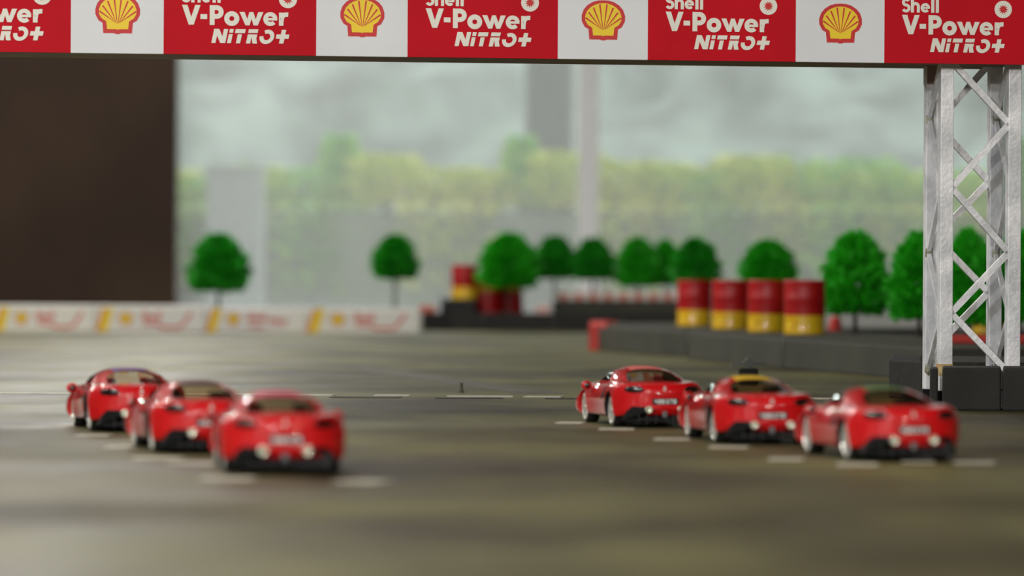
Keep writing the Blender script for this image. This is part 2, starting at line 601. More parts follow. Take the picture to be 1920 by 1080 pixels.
def glyph_nitro():
    P = [rect(0, 7.5, 0, 26), rect(17.5, 25, 0, 26), [(0, 26), (9, 26), (25, 0), (16, 0)]]
    P += [rect(28, 35, 0, 16.5), rect(28, 35, 19, 26)]
    P += [rect(38.5, 56.5, 18.5, 26), rect(44, 51.5, 0, 16.5)]
    P += [rect(62, 79, 19, 26), rect(62, 79, 10.5, 16.6), rect(62, 69.5, 0, 16.6), [(70, 11), (78, 11), (82, 0), (73.5, 0)]]
    P += stroke(arc(97, 12.4, 9.6, 122, -186, 24), 7)
    P += [rect(113.5, 136.5, 9.2, 17.2), rect(121, 129, 0.6, 25.6)]
    return [[(x + .2 * z, z) for x, z in q] for q in P]
def fan(poly):
    """split a polygon symmetric about x = 0 into quads from the right half's outline"""
    out = []
    for i in range(len(poly) - 1):
        (x0, z0), (x1, z1) = poly[i], poly[i + 1]
        out.append([(-x0, z0), (x0, z0), (x1, z1), (-x1, z1)])
    return out
PEC_OUT = [(3, -1.5), (6, 0), (25.5, 0), (27, 19), (34, 23), (39.6, 34), (39.8, 44), (36, 55), (29.5, 62.8), (20, 69), (10, 72), (1, 72.6)]
PEC_IN = [(1, 6.6), (5, 8), (18.6, 7.4), (20.2, 21.5), (28.5, 27), (33, 35), (33.2, 43), (30, 52), (24.2, 58.6), (16, 63.8), (8, 66.4), (1, 67)]
def pecten_ribs():
    P = []
    for k in range(-4, 5):
        if k == 0:
            continue
        pass
    for k in (-3.5, -2.5, -1.5, -.5, .5, 1.5, 2.5, 3.5):
        a = k * 0.262
        bx, bz = k * 1.5, 17.5 + abs(k) * .9
        R = 52.0 - abs(k) * 3.2
        ex, ez = math.sin(a) * R, 15 + math.cos(a) * R
        d = Vector((ex - bx, ez - bz)).normalized()
        n = Vector((-d.y, d.x))
        P.append([(bx - n.x * .35, bz - n.y * .35), (bx + n.x * .35, bz + n.y * .35), (ex + n.x * 1.5, ez + n.y * 1.5), (ex - n.x * 1.5, ez - n.y * 1.5)])
    return P
def rot_star(n, r0, r1):
    return [(r0 if i % 2 == 0 else r1, i * PI / n) for i in range(2 * n)]
STAR = [[(0, 0), (a[0] * math.cos(a[1]), a[0] * math.sin(a[1])), (b[0] * math.cos(b[1]), b[0] * math.sin(b[1]))] for a, b in zip(rot_star(11, 9.5, 5.2), rot_star(11, 9.5, 5.2)[1:] + rot_star(11, 9.5, 5.2)[:1])]
for (u0, u1, kind) in edges:
    if kind == 'r':
        p = box('red_panel', u0, u1, -.012, 0, ZB, ZB + BH, M_red_panel, gan)
        yy = -.0124
        print_mesh('lettering', [[(x + 32, z + oy(26.5)) for x, z in q] for q in glyph_shell()] +
                   [[(x + 32.5, z + oy(67)) for x, z in q] for q in glyph_vpower()] +
                   [[(x + 85, z + oy(100)) for x, z in q] for q in glyph_nitro()], KX, KZ, u0, ZB, yy, M_cream, p)
        rs = print_mesh('roundel', [[(222 + x, oy(18.3) + z) for x, z in arc(0, 0, 16.3, 0, 360, 32)[:-1]]], KX, KZ, u0, ZB, yy, M_cream, p)
        st = print_mesh('roundel_star', [[(222 + x, oy(18.3) + z) for x, z in q] for q in STAR], KX, KZ, u0, ZB, yy - .0003, M_logo_red, p)
    else:
        p = box('white_panel', u0, u1, -.012, 0, ZB, ZB + BH, M_white_panel, gan)
        sc = 0.000905
        cx, cz = (u0 + u1) / 2 + .0005, ZB + 36.5 * KZ
        print_mesh('shell_emblem', fan(PEC_OUT), sc * 1.02, sc, cx, cz, -.0124, M_logo_red, p)
        print_mesh('emblem_field', fan(PEC_IN), sc * 1.02, sc, cx, cz, -.0127, M_yellow, p)
        print_mesh('emblem_ribs', pecten_ribs(), sc * 1.02, sc, cx, cz, -.0130, M_logo_red, p)
URIGHT = RW
V0 = 0.022
LT = 0.0225                      # leg tube
vF, vB = V0, V0 + 0.117          # front faces of the front and back legs
uB = U(1775.5, vF)
uD = U(1902.5, vF)
uA = U(1748.5, vB)
uC = U(1867.5, vB)
box('beam', ULEFT, URIGHT - .004, .001, vB + LT + .075, ZB + .004, ZB + BH - .004, M_brown_dark, gan)
zfoot = 0.026
def leg(uc, v, name='leg'):
    return box(name, uc - LT / 2, uc + LT / 2, v, v + LT, zfoot, ZB + .004, M_galv, gan, 0.0012)
for uc, v in ((uB, vF), (uD, vF), (uA, vB), (uC, vB)):
    leg(uc, v)
    box('foot', uc - .017, uc + .017, v - .006, v + LT + .006, 0, zfoot, M_black, gan)
    if v == vF and uc == uB:
        box('rust_band', uc - LT / 2 - .0004, uc + LT / 2 + .0004, v - .0004, v + LT + .0004, zfoot + .026, zfoot + .046, M_rust, gan)
box('bracket', uA - .011, uA + .009, vB - .004, vB + LT + .004, V(1752, 158, vB), ZB + .006, M_brown_dark, gan)
def brace(u0, z0, v0_, u1, z1, v1_, th=.0105):
    bm = bmesh.new()
    bar(bm, (u0, v0_, z0), (u1, v1_, z1), th, th * .8, Vector((0, 1, 0)) if abs(v0_ - v1_) < .01 else Vector((1, 0, 0)))
    return from_bm('brace', bm, M_galv, gan)
def zig(uL, uR, v, ys_left, ys_right, first_left=True):
    L = [(uL, V(1785, y, v)) for y in ys_left]
    R = [(uR, V(1785, y, v)) for y in ys_right]
    seq_ = []
    for i in range(max(len(L), len(R))):
        for q in ((L, R) if first_left else (R, L)):
            if i < len(q):
                seq_.append(q[i])
    return seq_
h2 = LT / 2
fz = zig(uB + h2 * .8, uD - h2 * .8, vF + .006, (116, 352, 587), (232, 473, 698), True)
for a, b in zip(fz, fz[1:]):
    brace(a[0], a[1], vF + .006, b[0], b[1], vF + .006)
bz = zig(uA + h2 * .8, uC - h2 * .8, vB + .016, (232, 445, 652), (119, 340, 548), False)
for a, b in zip(bz, bz[1:]):
    brace(a[0], a[1], vB + .016, b[0], b[1], vB + .016)
for (uf, ub) in ((uB, uA), (uD, uC)):
    nodes = [(vF + LT * .8, V(1785, y, vF)) if k % 2 == 0 else (vB + .003, V(1785, y, vB)) for k, y in enumerate((100, 224, 345, 474, 590, 690))]
    for (va, za), (vb, zb) in zip(nodes, nodes[1:]):
        brace((uf + ub) / 2 if False else uf - .004, za, va, uf - .004, zb, vb, .009)
    for k, (va, za) in enumerate(nodes):
        if k % 2 == 1:
            bm = bmesh.new()
            bmesh.ops.create_icosphere(bm, subdivisions=1, radius=.0085)
            for v_ in bm.verts:
                v_.co = Vector((v_.co.x * .9 + uf - .003, v_.co.y * .8 + va - .003, v_.co.z * 1.7 + za))
            from_bm('weld', bm, M_weld, gan)
# left tower, beyond the frame
ul = ULEFT + .06
for duc, v in ((0, vF), (.1375, vF), (0, vB), (.1375, vB)):
    leg(ul + duc, v)
    box('foot', ul + duc - .017, ul + duc + .017, v - .006, v + LT + .006, 0, zfoot, M_black, gan)
for v in (vF + .006, vB + .016):
    zz = [ZB - .005 - .108 * k for k in range(5)]
    for k in range(4):
        ua, ub = (ul + .008, ul + .13) if k % 2 == 0 else (ul + .13, ul + .008)
        brace(ua, zz[k], v, ub, zz[k + 1], v)

# ------------------------------------------------------------------ blocks, platform and barriers
BHT = 0.07
def slab(name, pts, h, m, label, cat='barrier', group=None, z0=0.0, bev=.0035):
    """block with a quadrilateral footprint (world xy), origin at its base"""
    c = sum((Vector((p[0], p[1], 0)) for p in pts), Vector()) / len(pts)
    bm = bmesh.new()
    lo = [bm.verts.new((p[0] - c.x, p[1] - c.y, 0)) for p in pts]
    hi = [bm.verts.new((p[0] - c.x, p[1] - c.y, h)) for p in pts]
    n = len(pts)
    bm.faces.new(lo[::-1])
    bm.faces.new(hi)
    for i in range(n):
        bm.faces.new((lo[i], lo[(i + 1) % n], hi[(i + 1) % n], hi[i]))
    bmesh.ops.recalc_face_normals(bm, faces=bm.faces[:])
    es = [e for e in bm.edges]
    bmesh.ops.bevel(bm, geom=es, offset=bev, segments=2, affect='EDGES', profile=.5)
    o = from_bm(name, bm, m)
    o.location = (c.x, c.y, z0)
    return tag(o, label, cat, group)
def xy(px, py, z=0):
    p = G(px, py, z)
    return (p.x, p.y)
def xd(px, d):
    p = W(px, 600, d)
    return (p.x, p.y)
# near blocks at the truss foot
slab('barrier_block', [xd(1767.5, 7.0), xd(1878, 7.0), xd(1877, 7.2), xd(1767.5, 7.2)], BHT, M_block, 'wide black foam block in front of the truss legs')
slab('barrier_block', [xd(1744, 7.02), xd(1759.5, 7.02), xd(1759, 7.2), xd(1744, 7.2)], BHT - .002, M_block, 'narrow upright black foam block between the two left truss legs')
slab('barrier_block', [xd(1881, 6.98), xd(2120, 6.98), xd(2120, 7.2), xd(1881, 7.2)], BHT, M_block, 'black foam block at the right frame edge, beside the truss block')
slab('barrier_block', [xd(1667, 7.75), xd(1729, 7.62), xd(1729, 8.2), xd(1672, 8.3)], BHT, M_block, 'black foam block left of the truss, by the green-roofed car')
slab('barrier_block', [xd(1733, 7.52), xd(2100, 7.52), xd(2100, 8.15), xd(1733, 8.15)], BHT, M_block_olive, 'dark foam block lying behind the truss legs')
# platform blocks of the infield
fb = [xy(1117, 657), xy(1289, 670)]
b1 = slab('platform_block', [xy(1117, 657), xy(1288, 669), xd(1288, 15.0), xd(1120, 14.7)], BHT, M_block_olive, 'olive-black infield block with red edging at its left end', 'platform')
slab('platform_block', [xy(1290, 673), xy(1468, 691), xd(1468, 13.6), xd(1290, 14.9)], BHT, M_block_olive, 'olive-black infield block carrying the red and yellow drums', 'platform')
slab('platform_block', [xy(1469, 691), xy(1738, 714), xd(1736, 11.6), xd(1471, 13.3)], BHT, M_block_olive, 'olive-black infield block right of the drums, under the full round tree', 'platform')
slab('platform_block', [xy(1739, 714.5), xy(2150, 716), xd(2150, 12.4), xd(1739, 12.4)], BHT, M_block_olive, 'olive-black infield block seen through the truss', 'platform')
M_redfoam = mat('red_edge_foam', (206, 58, 52), 0.6, var=0.08)
# red edging on the first platform block
c = Vector(b1.location)
q0, q1, q3 = Vector((*xy(1117, 657), 0)), Vector((*xy(1288, 669), 0)), Vector((*xd(1120, 14.7), 0))
bm = bmesh.new()
e = (q1 - q0).normalized()
f_ = (q3 - q0).normalized()
bar(bm, q0 - c + e * .025 - f_ * .004 + Vector((0, 0, .001)), q0 - c + e * .025 - f_ * .004 + Vector((0, 0, BHT + .004)), .055, .012, f_)
bar(bm, q0 - c + e * .025 + Vector((0, 0, BHT + .003)), q3 - c + e * .025 + Vector((0, 0, BHT + .003)), .055, .006)
bar(bm, q3 - c + e * .02 - f_ * .05 + Vector((0, 0, BHT + .004)), q3 - c + e * .16 - f_ * .05 + Vector((0, 0, BHT + .004)), .06, .006)
from_bm('red_edging', bm, M_redfoam, b1)

# black barrier across the middle, and its upper tier
M_blk2 = mat('black_barrier_foam', (30, 29, 27), 0.75, var=0.2, scale=6)
cuts = [791, 905, 1035, 1165, 1300]
for k in range(4):
    slab('barrier_block', [xd(cuts[k] + .15, 18.1), xd(cuts[k + 1] - .15, 18.1), xd(cuts[k + 1] - .15, 18.7), xd(cuts[k] + .15, 18.7)], .074, M_blk2,
         ['black barrier block beside the white printed barrier', 'black barrier block under the red and yellow upturned drum', 'black barrier block below the left half of the upper tier', 'black barrier block running behind the infield drums'][k])
slab('barrier_block', [xd(826, 18.2), xd(891, 18.2), xd(891, 18.6), xd(826, 18.6)], .06, M_blk2, 'short black block stacked under the lone drum', z0=.074)
slab('barrier_block', [xd(1036, 18.25), xd(1298, 18.22), xd(1298, 18.7), xd(1036, 18.7)], .058, M_block_olive, 'long dark block stacked as upper tier under the small trees', z0=.074)
# kerb of red and white blocks on the upper tier
M_kw = mat('kerb_white', (222, 214, 206), 0.6, var=0.04)
M_kr = mat('kerb_salmon', (214, 120, 104), 0.6, var=0.06)
kb = thing('kerb', 'pink and white kerb on the upper black tier below the small trees', 'kerb', (W(1165, 560, 18.35).x, W(1165, 560, 18.35).y, .132))
for k in range(18):
    x0 = W(1036 + 14 * k, 560, 18.35).x - kb.location.x
    x1 = W(1036 + 14 * (k + 1), 560, 18.35).x - kb.location.x
    box('kerb_stone', x0 + .001, x1 - .001, -.03, .03, 0, .036 - (.004 if k % 2 else 0), M_kr if k % 2 else M_kw, kb, .004)
pb = box('marker_block', -.035, .035, -.03, .03, 0, .032, M_kr, None, .006)
pb.location = (*xd(801, 18.25), .074)
tag(pb, 'small salmon marker block at the left end of the black barrier', 'marker')
pb = box('marker_block', -.03, .03, -.03, .03, 0, .036, mat('pale_pink', (222, 180, 172), .6, var=.04), None, .006)
pb.location = (*xd(1019, 18.2), .074)
tag(pb, 'small pale pink marker block beside the upper tier', 'marker')

# white printed barrier at the left
M_board = mat('white_board', (230, 228, 222), 0.5, var=0.03)
M_soft_red = mat('printed_red', (208, 70, 66), 0.5, var=0.05)
M_orange = mat('printed_orange', (226, 130, 24), 0.5, var=0.06)
bxs = [-215, -14, 178, 384, 573, 787]
for k in range(5):
    d = 17.0
    a, b = W(bxs[k], 600, d), W(bxs[k + 1], 600, d)
    wdt = b.x - a.x - .003
    t = thing('barrier_board', ['white printed barrier board at the far left, cut by the frame', 'white printed barrier board at the left frame edge, under the brown wall', 'white printed barrier board with red curved line, below the brown wall', 'white printed barrier board with two red words, below the leftmost tree', 'white printed barrier board at the right end, beside the black barrier'][k], 'barrier', ((a.x + b.x) / 2, a.y, 0))
    zt = .108 if k < 3 else .098
    box('board', -wdt / 2, wdt / 2, 0, .05, 0, zt, M_board, t, .005)
    ppx = wdt / 200.0
    def pr(nm, polys, m_, off=-.0006):
        print_mesh(nm, polys, ppx, .00212, -wdt / 2, 0, off, m_, t)
    pr('yellow_slash', [[(6, 2), (22, 2), (34, 46), (18, 46)]], M_yellow)
    pr('orange_slash', [[(0, 2), (6, 2), (18, 46), (12, 46)]], M_orange)
    sc2 = .33
    pr('shell_emblem', [[(56 + x * sc2 * 1.0, 14 + z * sc2) for x, z in q] for q in fan(PEC_OUT)], M_logo_red, -.0007)
    pr('emblem_field', [[(56 + x * sc2 * 1.0, 14 + z * sc2) for x, z in q] for q in fan(PEC_IN)], M_yellow, -.0010)
    pr('lettering', [[(84 + x * .52, 22 + z * .62) for x, z in q] for q in glyph_shell()], M_soft_red)
    if k != 3:
        pr('curved_line', stroke([(88, 16), (112, 16), (122, 10), (150, 9), (160, 14), (168, 26), (176, 38)], 5.5), M_soft_red)
    else:
        pr('lettering', [[(126 + x * .2, 15 + z * .42) for x, z in q] for q in glyph_vpower()] + [rect(86, 118, 10, 15)], M_soft_red)
# pale board and black barrier behind the right-hand trees
slab('barrier_block', [xd(1500, 14.0), xd(1960, 14.0), xd(1960, 14.3), xd(1500, 14.3)], .062, M_blk2, 'low black barrier behind the full round tree')
o = box('barrier_board', -.55, .55, 0, .04, 0, .112, mat('grey_white_board', (176, 176, 172), 0.6, var=.03), None, .004)
o.location = (xd(1735, 14.6)[0], 14.6, 0)
tag(o, 'plain pale grey barrier board behind the full round tree', 'barrier')

# ------------------------------------------------------------------ drums
M_drum_r = mat('drum_red', (176, 10, 18), 0.42, var=0.05)
M_drum_y = mat('drum_yellow', (232, 186, 30), 0.35, var=0.05, coat=.4)
RB, HB = .0555, .147
def drum_meshes():
    bm = bmesh.new()
    lathe(bm, [(0, .001), (RB * .93, .001), (RB * .93, .006), (RB * 1.015, .0), (RB * 1.015, .006), (RB, .009), (RB, .052)], 32)
    y = bpy.data.meshes.new('yellow_half')
    bmesh.ops.recalc_face_normals(bm, faces=bm.faces[:])
    bm.to_mesh(y); bm.free(); y.materials.append(M_drum_y)
    bm = bmesh.new()
    lathe(bm, [(RB, .052), (RB, .094), (RB * 1.015, .096), (RB * 1.015, .1), (RB, .102), (RB, HB - .008), (RB * 1.015, HB - .005), (RB * 1.015, HB), (RB * .95, HB), (RB * .95, HB - .006), (0, HB - .006)], 32)
    r = bpy.data.meshes.new('red_half')
    bmesh.ops.recalc_face_normals(bm, faces=bm.faces[:])
    bm.to_mesh(r); bm.free(); r.materials.append(M_drum_r)
    bm = bmesh.new()
    lathe(bm, [(0, HB - .001), (.009, HB - .001), (.009, HB - .006)], 12, centre=(RB * .55, 0, 0))
    c = bpy.data.meshes.new('bung_cap')
    bm.to_mesh(c); bm.free(); c.materials.append(M_chrome)
    # a shell emblem wrapped on the yellow half
    def wrap(polys, rad, nm, m_):
        vs, fs = [], []
        for q in polys:
            b0 = len(vs)
            for x, z in q:
                a = -PI / 2 - .85 + x * .00048 / RB
                vs.append((rad * math.cos(a), rad * math.sin(a), .012 + z * .00048))
            fs.append(list(range(b0, b0 + len(q))))
        me = bpy.data.meshes.new(nm)
        me.from_pydata(vs, [], fs); me.update(); me.materials.append(m_)
        return me
    return y, r, c, wrap(fan(PEC_OUT), RB + .0006, 'shell_emblem', M_logo_red), wrap(fan(PEC_IN), RB + .0011, 'emblem_field', M_yellow)
DM = drum_meshes()
def drum(loc, rz, label, flip=False):
    t = thing('oil_drum', label, 'drum', loc, rz, 'red and yellow miniature oil drums')
    for me in DM:
        o = link(me.name, me, None, t, len(me.polygons) > 60)
    if flip:
        t.rotation_euler = (PI, 0, rz)
        t.location.z += HB
    return t
for px, py, lb in ((1304, 612, 'red and yellow drum on the infield platform, first from the left of the four'), (1372, 618, 'red and yellow drum on the infield platform, second from the left of the four'), (1441, 623.5, 'red and yellow drum on the infield platform, third from the left of the four'), (1511, 628, 'red and yellow drum on the infield platform, rightmost of the four')):
    p = G(px, py, BHT)
    drum((p.x, p.y + RB, BHT), random.uniform(-.25, .25), lb)
p = W(871, 560, 18.38)
drum((p.x, p.y, .134), .2, 'lone red and yellow drum standing on the stacked black block')
p = W(915, 560, 18.46)
drum((p.x, p.y, .074), .6, 'left of two upturned drums half hidden by a tree, red below and yellow above', True)
p = W(957, 560, 18.52)
drum((p.x, p.y, .074), .2, 'right of two upturned drums half hidden by a tree, red below and yellow above', True)
p = G(1866, 628, BHT)
drum((p.x, p.y + RB, BHT), .9, 'red and yellow drum seen through the truss, behind the trees')
# small red things on the platform
o = box('curb_block', -.11, .11, -.03, .03, 0, .02, M_redfoam, None, .005)
p = G(1860, 645, BHT)
o.location = (p.x, p.y + .03, BHT)
tag(o, 'low red curb block on the platform seen through the truss', 'block')
bm = bmesh.new()
lathe(bm, [(0, 0), (.02, 0), (.021, .004), (.017, .02), (.018, .03), (.01, .042), (0, .043)], 20)
o = from_bm('marker_post', bm, M_redfoam, None, True)
p = G(1566, 621, BHT)
o.location = (p.x, p.y, BHT)
tag(o, 'small red rounded marker post beside the rightmost drum', 'marker')

# ------------------------------------------------------------------ trees
M_leaf = mat('model_tree_green', (14, 142, 10), 0.5, rgb2=(54, 208, 28), scale=30)
M_leaf_d = mat('model_tree_dark_green', (12, 126, 12), 0.5, rgb2=(34, 176, 26), scale=30)
M_trunk = mat('model_tree_trunk', (44, 36, 26), 0.8, var=.2, scale=30)
def crown(rng):
    while True:
        h = rng.random()
        prof = (1 - h ** 2.7) ** .6 * (0.78 + .22 * min(1, h / .2)) if h < 1 else 0
        if rng.random() < prof + .1:
            break
    a = rng.uniform(0, 2 * PI)
    lump = 1 + .13 * math.sin(a * 5 + h * 11) + .10 * math.sin(a * 3 - h * 19)
    r = prof * lump * (rng.random() ** .32) * .5 * rng.uniform(.86, 1.08)
    return Vector((r * math.cos(a), r * math.sin(a), h)), Vector((math.cos(a), math.sin(a), .35))
CR = [leaf_cloud('foliage', 3400, .125, crown, M_leaf, 11, .35, 1.9), leaf_cloud('foliage', 3400, .125, crown, M_leaf, 12, .35, 1.9), leaf_cloud('foliage', 3400, .115, crown, M_leaf_d, 13, .35, 1.9)]
def trunk_mesh():
    bm = bmesh.new()
    lathe(bm, [(.075, 0), (.04, .05), (.032, .5), (.02, 1.0)], 10)
    for k in range(9):
        a = k * 2.4
        z = .55 + .05 * k
        bar(bm, (0, 0, z * .9), (.26 * math.cos(a), .26 * math.sin(a), z + .2), .018, .018)
    me = bpy.data.meshes.new('trunk')
    bm.to_mesh(me); bm.free(); me.materials.append(M_trunk)
    return me
TM = trunk_mesh()
def model_tree(px, top, bot, wpx, d, zb, label, var=0):
    p = W(px, 500, d)
    zt, zc = W(px, top, d).z, W(px, bot, d).z
    t = thing('model_tree', label, 'tree', (p.x, p.y, zb), random.uniform(0, 6), 'model trees around the track')
    wd = wpx * d / F
    f = link('foliage', CR[var], None, t)
    f.location = (0, 0, zc - zb)
    f.scale = (wd * .92, wd * .92, (zt - zc) * .94)
    f['kind'] = 'stuff'
    tr = link('trunk', TM, None, t)
    tr.scale = (wd * .9, wd * .9, (zc - zb) + (zt - zc) * .6)
    return t
TREES = [
    (410, 436, 548, 112, 17.7, 0, 'bushy green model tree behind the white barrier, before the pale pedestal', 2),
    (741, 438, 524, 86, 18.0, 0, 'slim dark green model tree standing alone between white barrier and drum', 2),
    (955, 436, 540, 112, 18.28, .074, 'broad green model tree before the upturned drum on black barrier', 0),
    (1040, 440, 524, 82, 18.55, .132, 'small green model tree on the upper tier, next to the broad one', 2),
    (1112, 444, 526, 82, 18.52, .132, 'small green model tree below the pale window mullion', 2),
    (1196, 444, 538, 84, 18.5, .132, 'green model tree on the upper tier, between mullion and drums', 0),
    (1247, 448, 536, 60, 18.6, .132, 'narrow green model tree tucked between two wider ones left of the drums', 1),
    (1305, 444, 534, 92, 15.4, 0, 'green model tree rising behind the leftmost infield drum', 2),
    (1441, 449, 536, 104, 14.9, 0, 'rounded green model tree standing alone behind the infield drums', 0),
    (1604, 432, 592, 126, 11.9, BHT, 'full round bright green tree right of the drums', 1),
    (1724, 434, 600, 118, 11.2, BHT, 'dense green tree directly left of the truss tower', 0),
    (1815, 428, 612, 106, 11.0, BHT, 'dense green tree seen inside the truss tower', 1),
    (1912, 432, 606, 116, 11.1, BHT, 'dense green tree cut by the right edge of the frame', 0),
]
for a in TREES:
    model_tree(*a)

# ------------------------------------------------------------------ cars
CS = 1 / 14.2
def ev(o):
    dg = bpy.context.evaluated_depsgraph_get()
    return bpy.data.meshes.new_from_object(o.evaluated_get(dg))
def interp(y, tab):
    ys = [t[0] for t in tab]
    return np.array([np.interp(y, ys, [t[k] for t in tab]) for k in range(1, len(tab[0]))])
#        y     zc   xs   zs    w    zm   zb
BODY = [(-2.24, .845, .70, .835, .83, .62, .27), (-2.18, .885, .75, .885, .89, .63, .23), (-2.0, .90, .78, .91, .94, .63, .20), (-1.7, .895, .79, .93, .97, .62, .18),
        (-1.3, .89, .80, .945, .98, .6, .18), (-.9, .89, .79, .93, .965, .58, .17), (-.45, .88, .77, .88, .925, .57, .17), (.2, .86, .76, .85, .905, .57, .17),
        (.7, .84, .76, .85, .92, .57, .17), (1.05, .79, .77, .87, .95, .57, .17), (1.35, .73, .75, .85, .955, .55, .17), (1.7, .64, .72, .76, .985, .50, .17), (2.0, .55, .68, .63, .97, .44, .18),
        (2.2, .46, .60, .50, .88, .38, .19), (2.29, .40, .42, .40, .58, .33, .21)]
def half(zc, xs_, zs, w_, zm, zb):
    return [(0, zc), (.5 * xs_, zc + .15 * (zs - zc)), (.84 * xs_, zc + .8 * (zs - zc)), (xs_, zs), (xs_ + .72 * (w_ - xs_), zs - .32 * (zs - zm)), (w_, zm),
            (w_ * .99, zm - .5 * (zm - zb)), (w_ * .96, zb + .05), (w_ * .90, zb), (w_ * .45, zb), (0, zb)]
def body_mesh():
    rows = []
    sts = list(BODY)
    for s in sts:
        rows.append((s[0], half(*s[1:])))
    # closing rings at tail and nose
    t0 = rows[0][1]
    cz = .56
    for yy, k in ((-2.262, .94), (-2.30, .72), (-2.318, .36)):
        rows.insert(0, (yy, [(x * k, cz + (z - cz) * k) for x, z in t0]))
    n0 = rows[-1][1]
    rows.append((2.315, [(x * .8, .31 + (z - .31) * .7) for x, z in n0]))
    bm = bmesh.new()
    grid = []
    m = len(t0)
    for y, pts in rows:
        R = [bm.verts.new((x, y, z)) for x, z in pts]
        Lf = [None] * m
        for i in range(1, m - 1):
            Lf[i] = bm.verts.new((-pts[i][0], y, pts[i][1]))
        Lf[0], Lf[-1] = R[0], R[-1]
        grid.append((R, Lf))
    for (R0, L0), (R1, L1) in zip(grid, grid[1:]):
        for i in range(m - 1):
            bm.faces.new((R0[i], R0[i + 1], R1[i + 1], R1[i]))
            bm.faces.new((L0[i + 1], L0[i], L1[i], L1[i + 1]))
    for k in (0, -1):
        R, Lf = grid[k]
        for i in range(m - 1):
            if i == 0:
                fs = (R[0], R[1], Lf[1])
            elif i == m - 2:
                fs = (R[i], R[i + 1], Lf[i])
            else:
                fs = (R[i], R[i + 1], Lf[i + 1], Lf[i])
            bm.faces.new(fs)
    for v in bm.verts:
        k = max(0.0, min(1.0, (-1.75 - v.co.y) / .4))
        v.co.y += k * .34 * abs(v.co.x / .86) ** 2.6
    bmesh.ops.recalc_face_normals(bm, faces=bm.faces[:])
    me = bpy.data.meshes.new('body')
    bm.to_mesh(me)
    bm.free()
    me.materials.append(M_paint_r)
    me.materials.append(M_darkarch)
    o = bpy.data.objects.new('body_tmp', me)
    COL.objects.link(o)
    sub = o.modifiers.new('s', 'SUBSURF')
    sub.levels = 2
    sub.render_levels = 2
    cb = bmesh.new()
    for (yy, r, zc) in ((-1.30, .385, .345), (1.33, .375, .335)):
        for sx in (-1, 1):
            res = bmesh.ops.create_cone(cb, cap_ends=True, segments=40, radius1=r, radius2=r, depth=.75, matrix=Matrix.Translation((sx * (.60 + .375), yy, zc)) @ Matrix.Rotation(PI / 2, 4, 'Y'))
    cm = bpy.data.meshes.new('cut')
    cb.to_mesh(cm)
    cb.free()
    co = bpy.data.objects.new('cut_tmp', cm)
    COL.objects.link(co)
    bo = o.modifiers.new('b', 'BOOLEAN')
    bo.operation = 'DIFFERENCE'
    bo.object = co
    bo.solver = 'EXACT'
    bpy.context.view_layer.update()
    out = ev(o)
    bpy.data.objects.remove(o)
    bpy.data.objects.remove(co)
    out.name = 'body'
    while len(out.materials) < 2:
        out.materials.append(M_darkarch)
    out.materials[0] = M_paint_r
    out.materials[1] = M_darkarch
    for p in out.polygons:
        c = p.center
        p.material_index = 0
        for (yy, r, zc) in ((-1.30, .385, .345), (1.33, .375, .335)):
            if abs(c.x) > .55:
                rr = math.hypot(c.y - yy, c.z - zc)
                radial = Vector((0, c.y - yy, c.z - zc)).normalized() if rr > 0 else Vector((0, 0, 1))
                if rr < r * 1.01 and ((p.normal.dot(radial) < -.7 and yy < 0) or abs(c.x) < .62):
                    p.material_index = 1
        if c.z < .24 and p.normal.z < -.6:
            p.material_index = 1
        p.use_smooth = True
    out.set_sharp_from_angle(angle=math.radians(38))
    return out
BODYM = body_mesh()
bvh = BVHTree.FromPolygons([v.co for v in BODYM.vertices], [tuple(p.vertices) for p in BODYM.polygons])
def tail_y(x, z):
    h = bvh.ray_cast(Vector((x, -4, z)), Vector((0, 1, 0)))
    return h[0].y if h[0] else -2.2
def side_x(y, z):
    h = bvh.ray_cast(Vector((3, y, z)), Vector((-1, 0, 0)))
    return h[0].x if h[0] else .9

ROOF = [(-1.85, .87, .70), (-1.5, .945, .74), (-1.2, 1.02, .76), (-.9, 1.10, .775), (-.6, 1.165, .785), (-.3, 1.203, .785), (0, 1.21, .78), (.2, 1.19, .775), (.45, 1.12, .76), (.75, 1.0, .73), (1.0, .89, .69), (1.15, .80, .64)]
ZBELT = .82
def gpt(y, t):
    zr, w_ = interp(y, ROOF)
    n = 2.25
    st, ct = math.sin(t), math.cos(t)
    x = w_ * (1 if st >= 0 else -1) * abs(st) ** (2 / n)
    z = ZBELT + (zr - ZBELT) * max(0, ct) ** (2 / n)
    return Vector((x, y, z))
def f_rear(c):
    k = (c.y + 1.10) / .47
    wx = .53 - .06 * k
    return 1 - abs(k) ** 4 - abs(c.x / wx) ** 4
def f_front(c):
    return 1 - abs((c.y - .66) / .42) ** 6 - abs(c.x / (.60 + .05 * (c.y - .5))) ** 6
def f_side(c):
    zr, w_ = interp(c.y, ROOF)
    hi = min(ZBELT + (zr - ZBELT) * .86, 1.11 + min(0, c.y + .2) * .4)
    return min((c.y + .55) * .6, (.85 - c.y) * .6, c.z - ZBELT - .09, hi - c.z, (abs(c.x) - .46) * 2)
def f_stripe(c):
    return min(c.y + .72, .28 - c.y, .34 - abs(c.x))
def clip(poly, vals, sign):
    out = []
    n = len(poly)
    for i in range(n):
        a, b, va, vb = poly[i], poly[(i + 1) % n], vals[i] * sign, vals[(i + 1) % n] * sign
        if va >= 0:
            out.append(a)
        if (va > 0 and vb < 0) or (va < 0 and vb > 0):
            out.append(a.lerp(b, va / (va - vb)))
    return out if len(out) > 2 else None
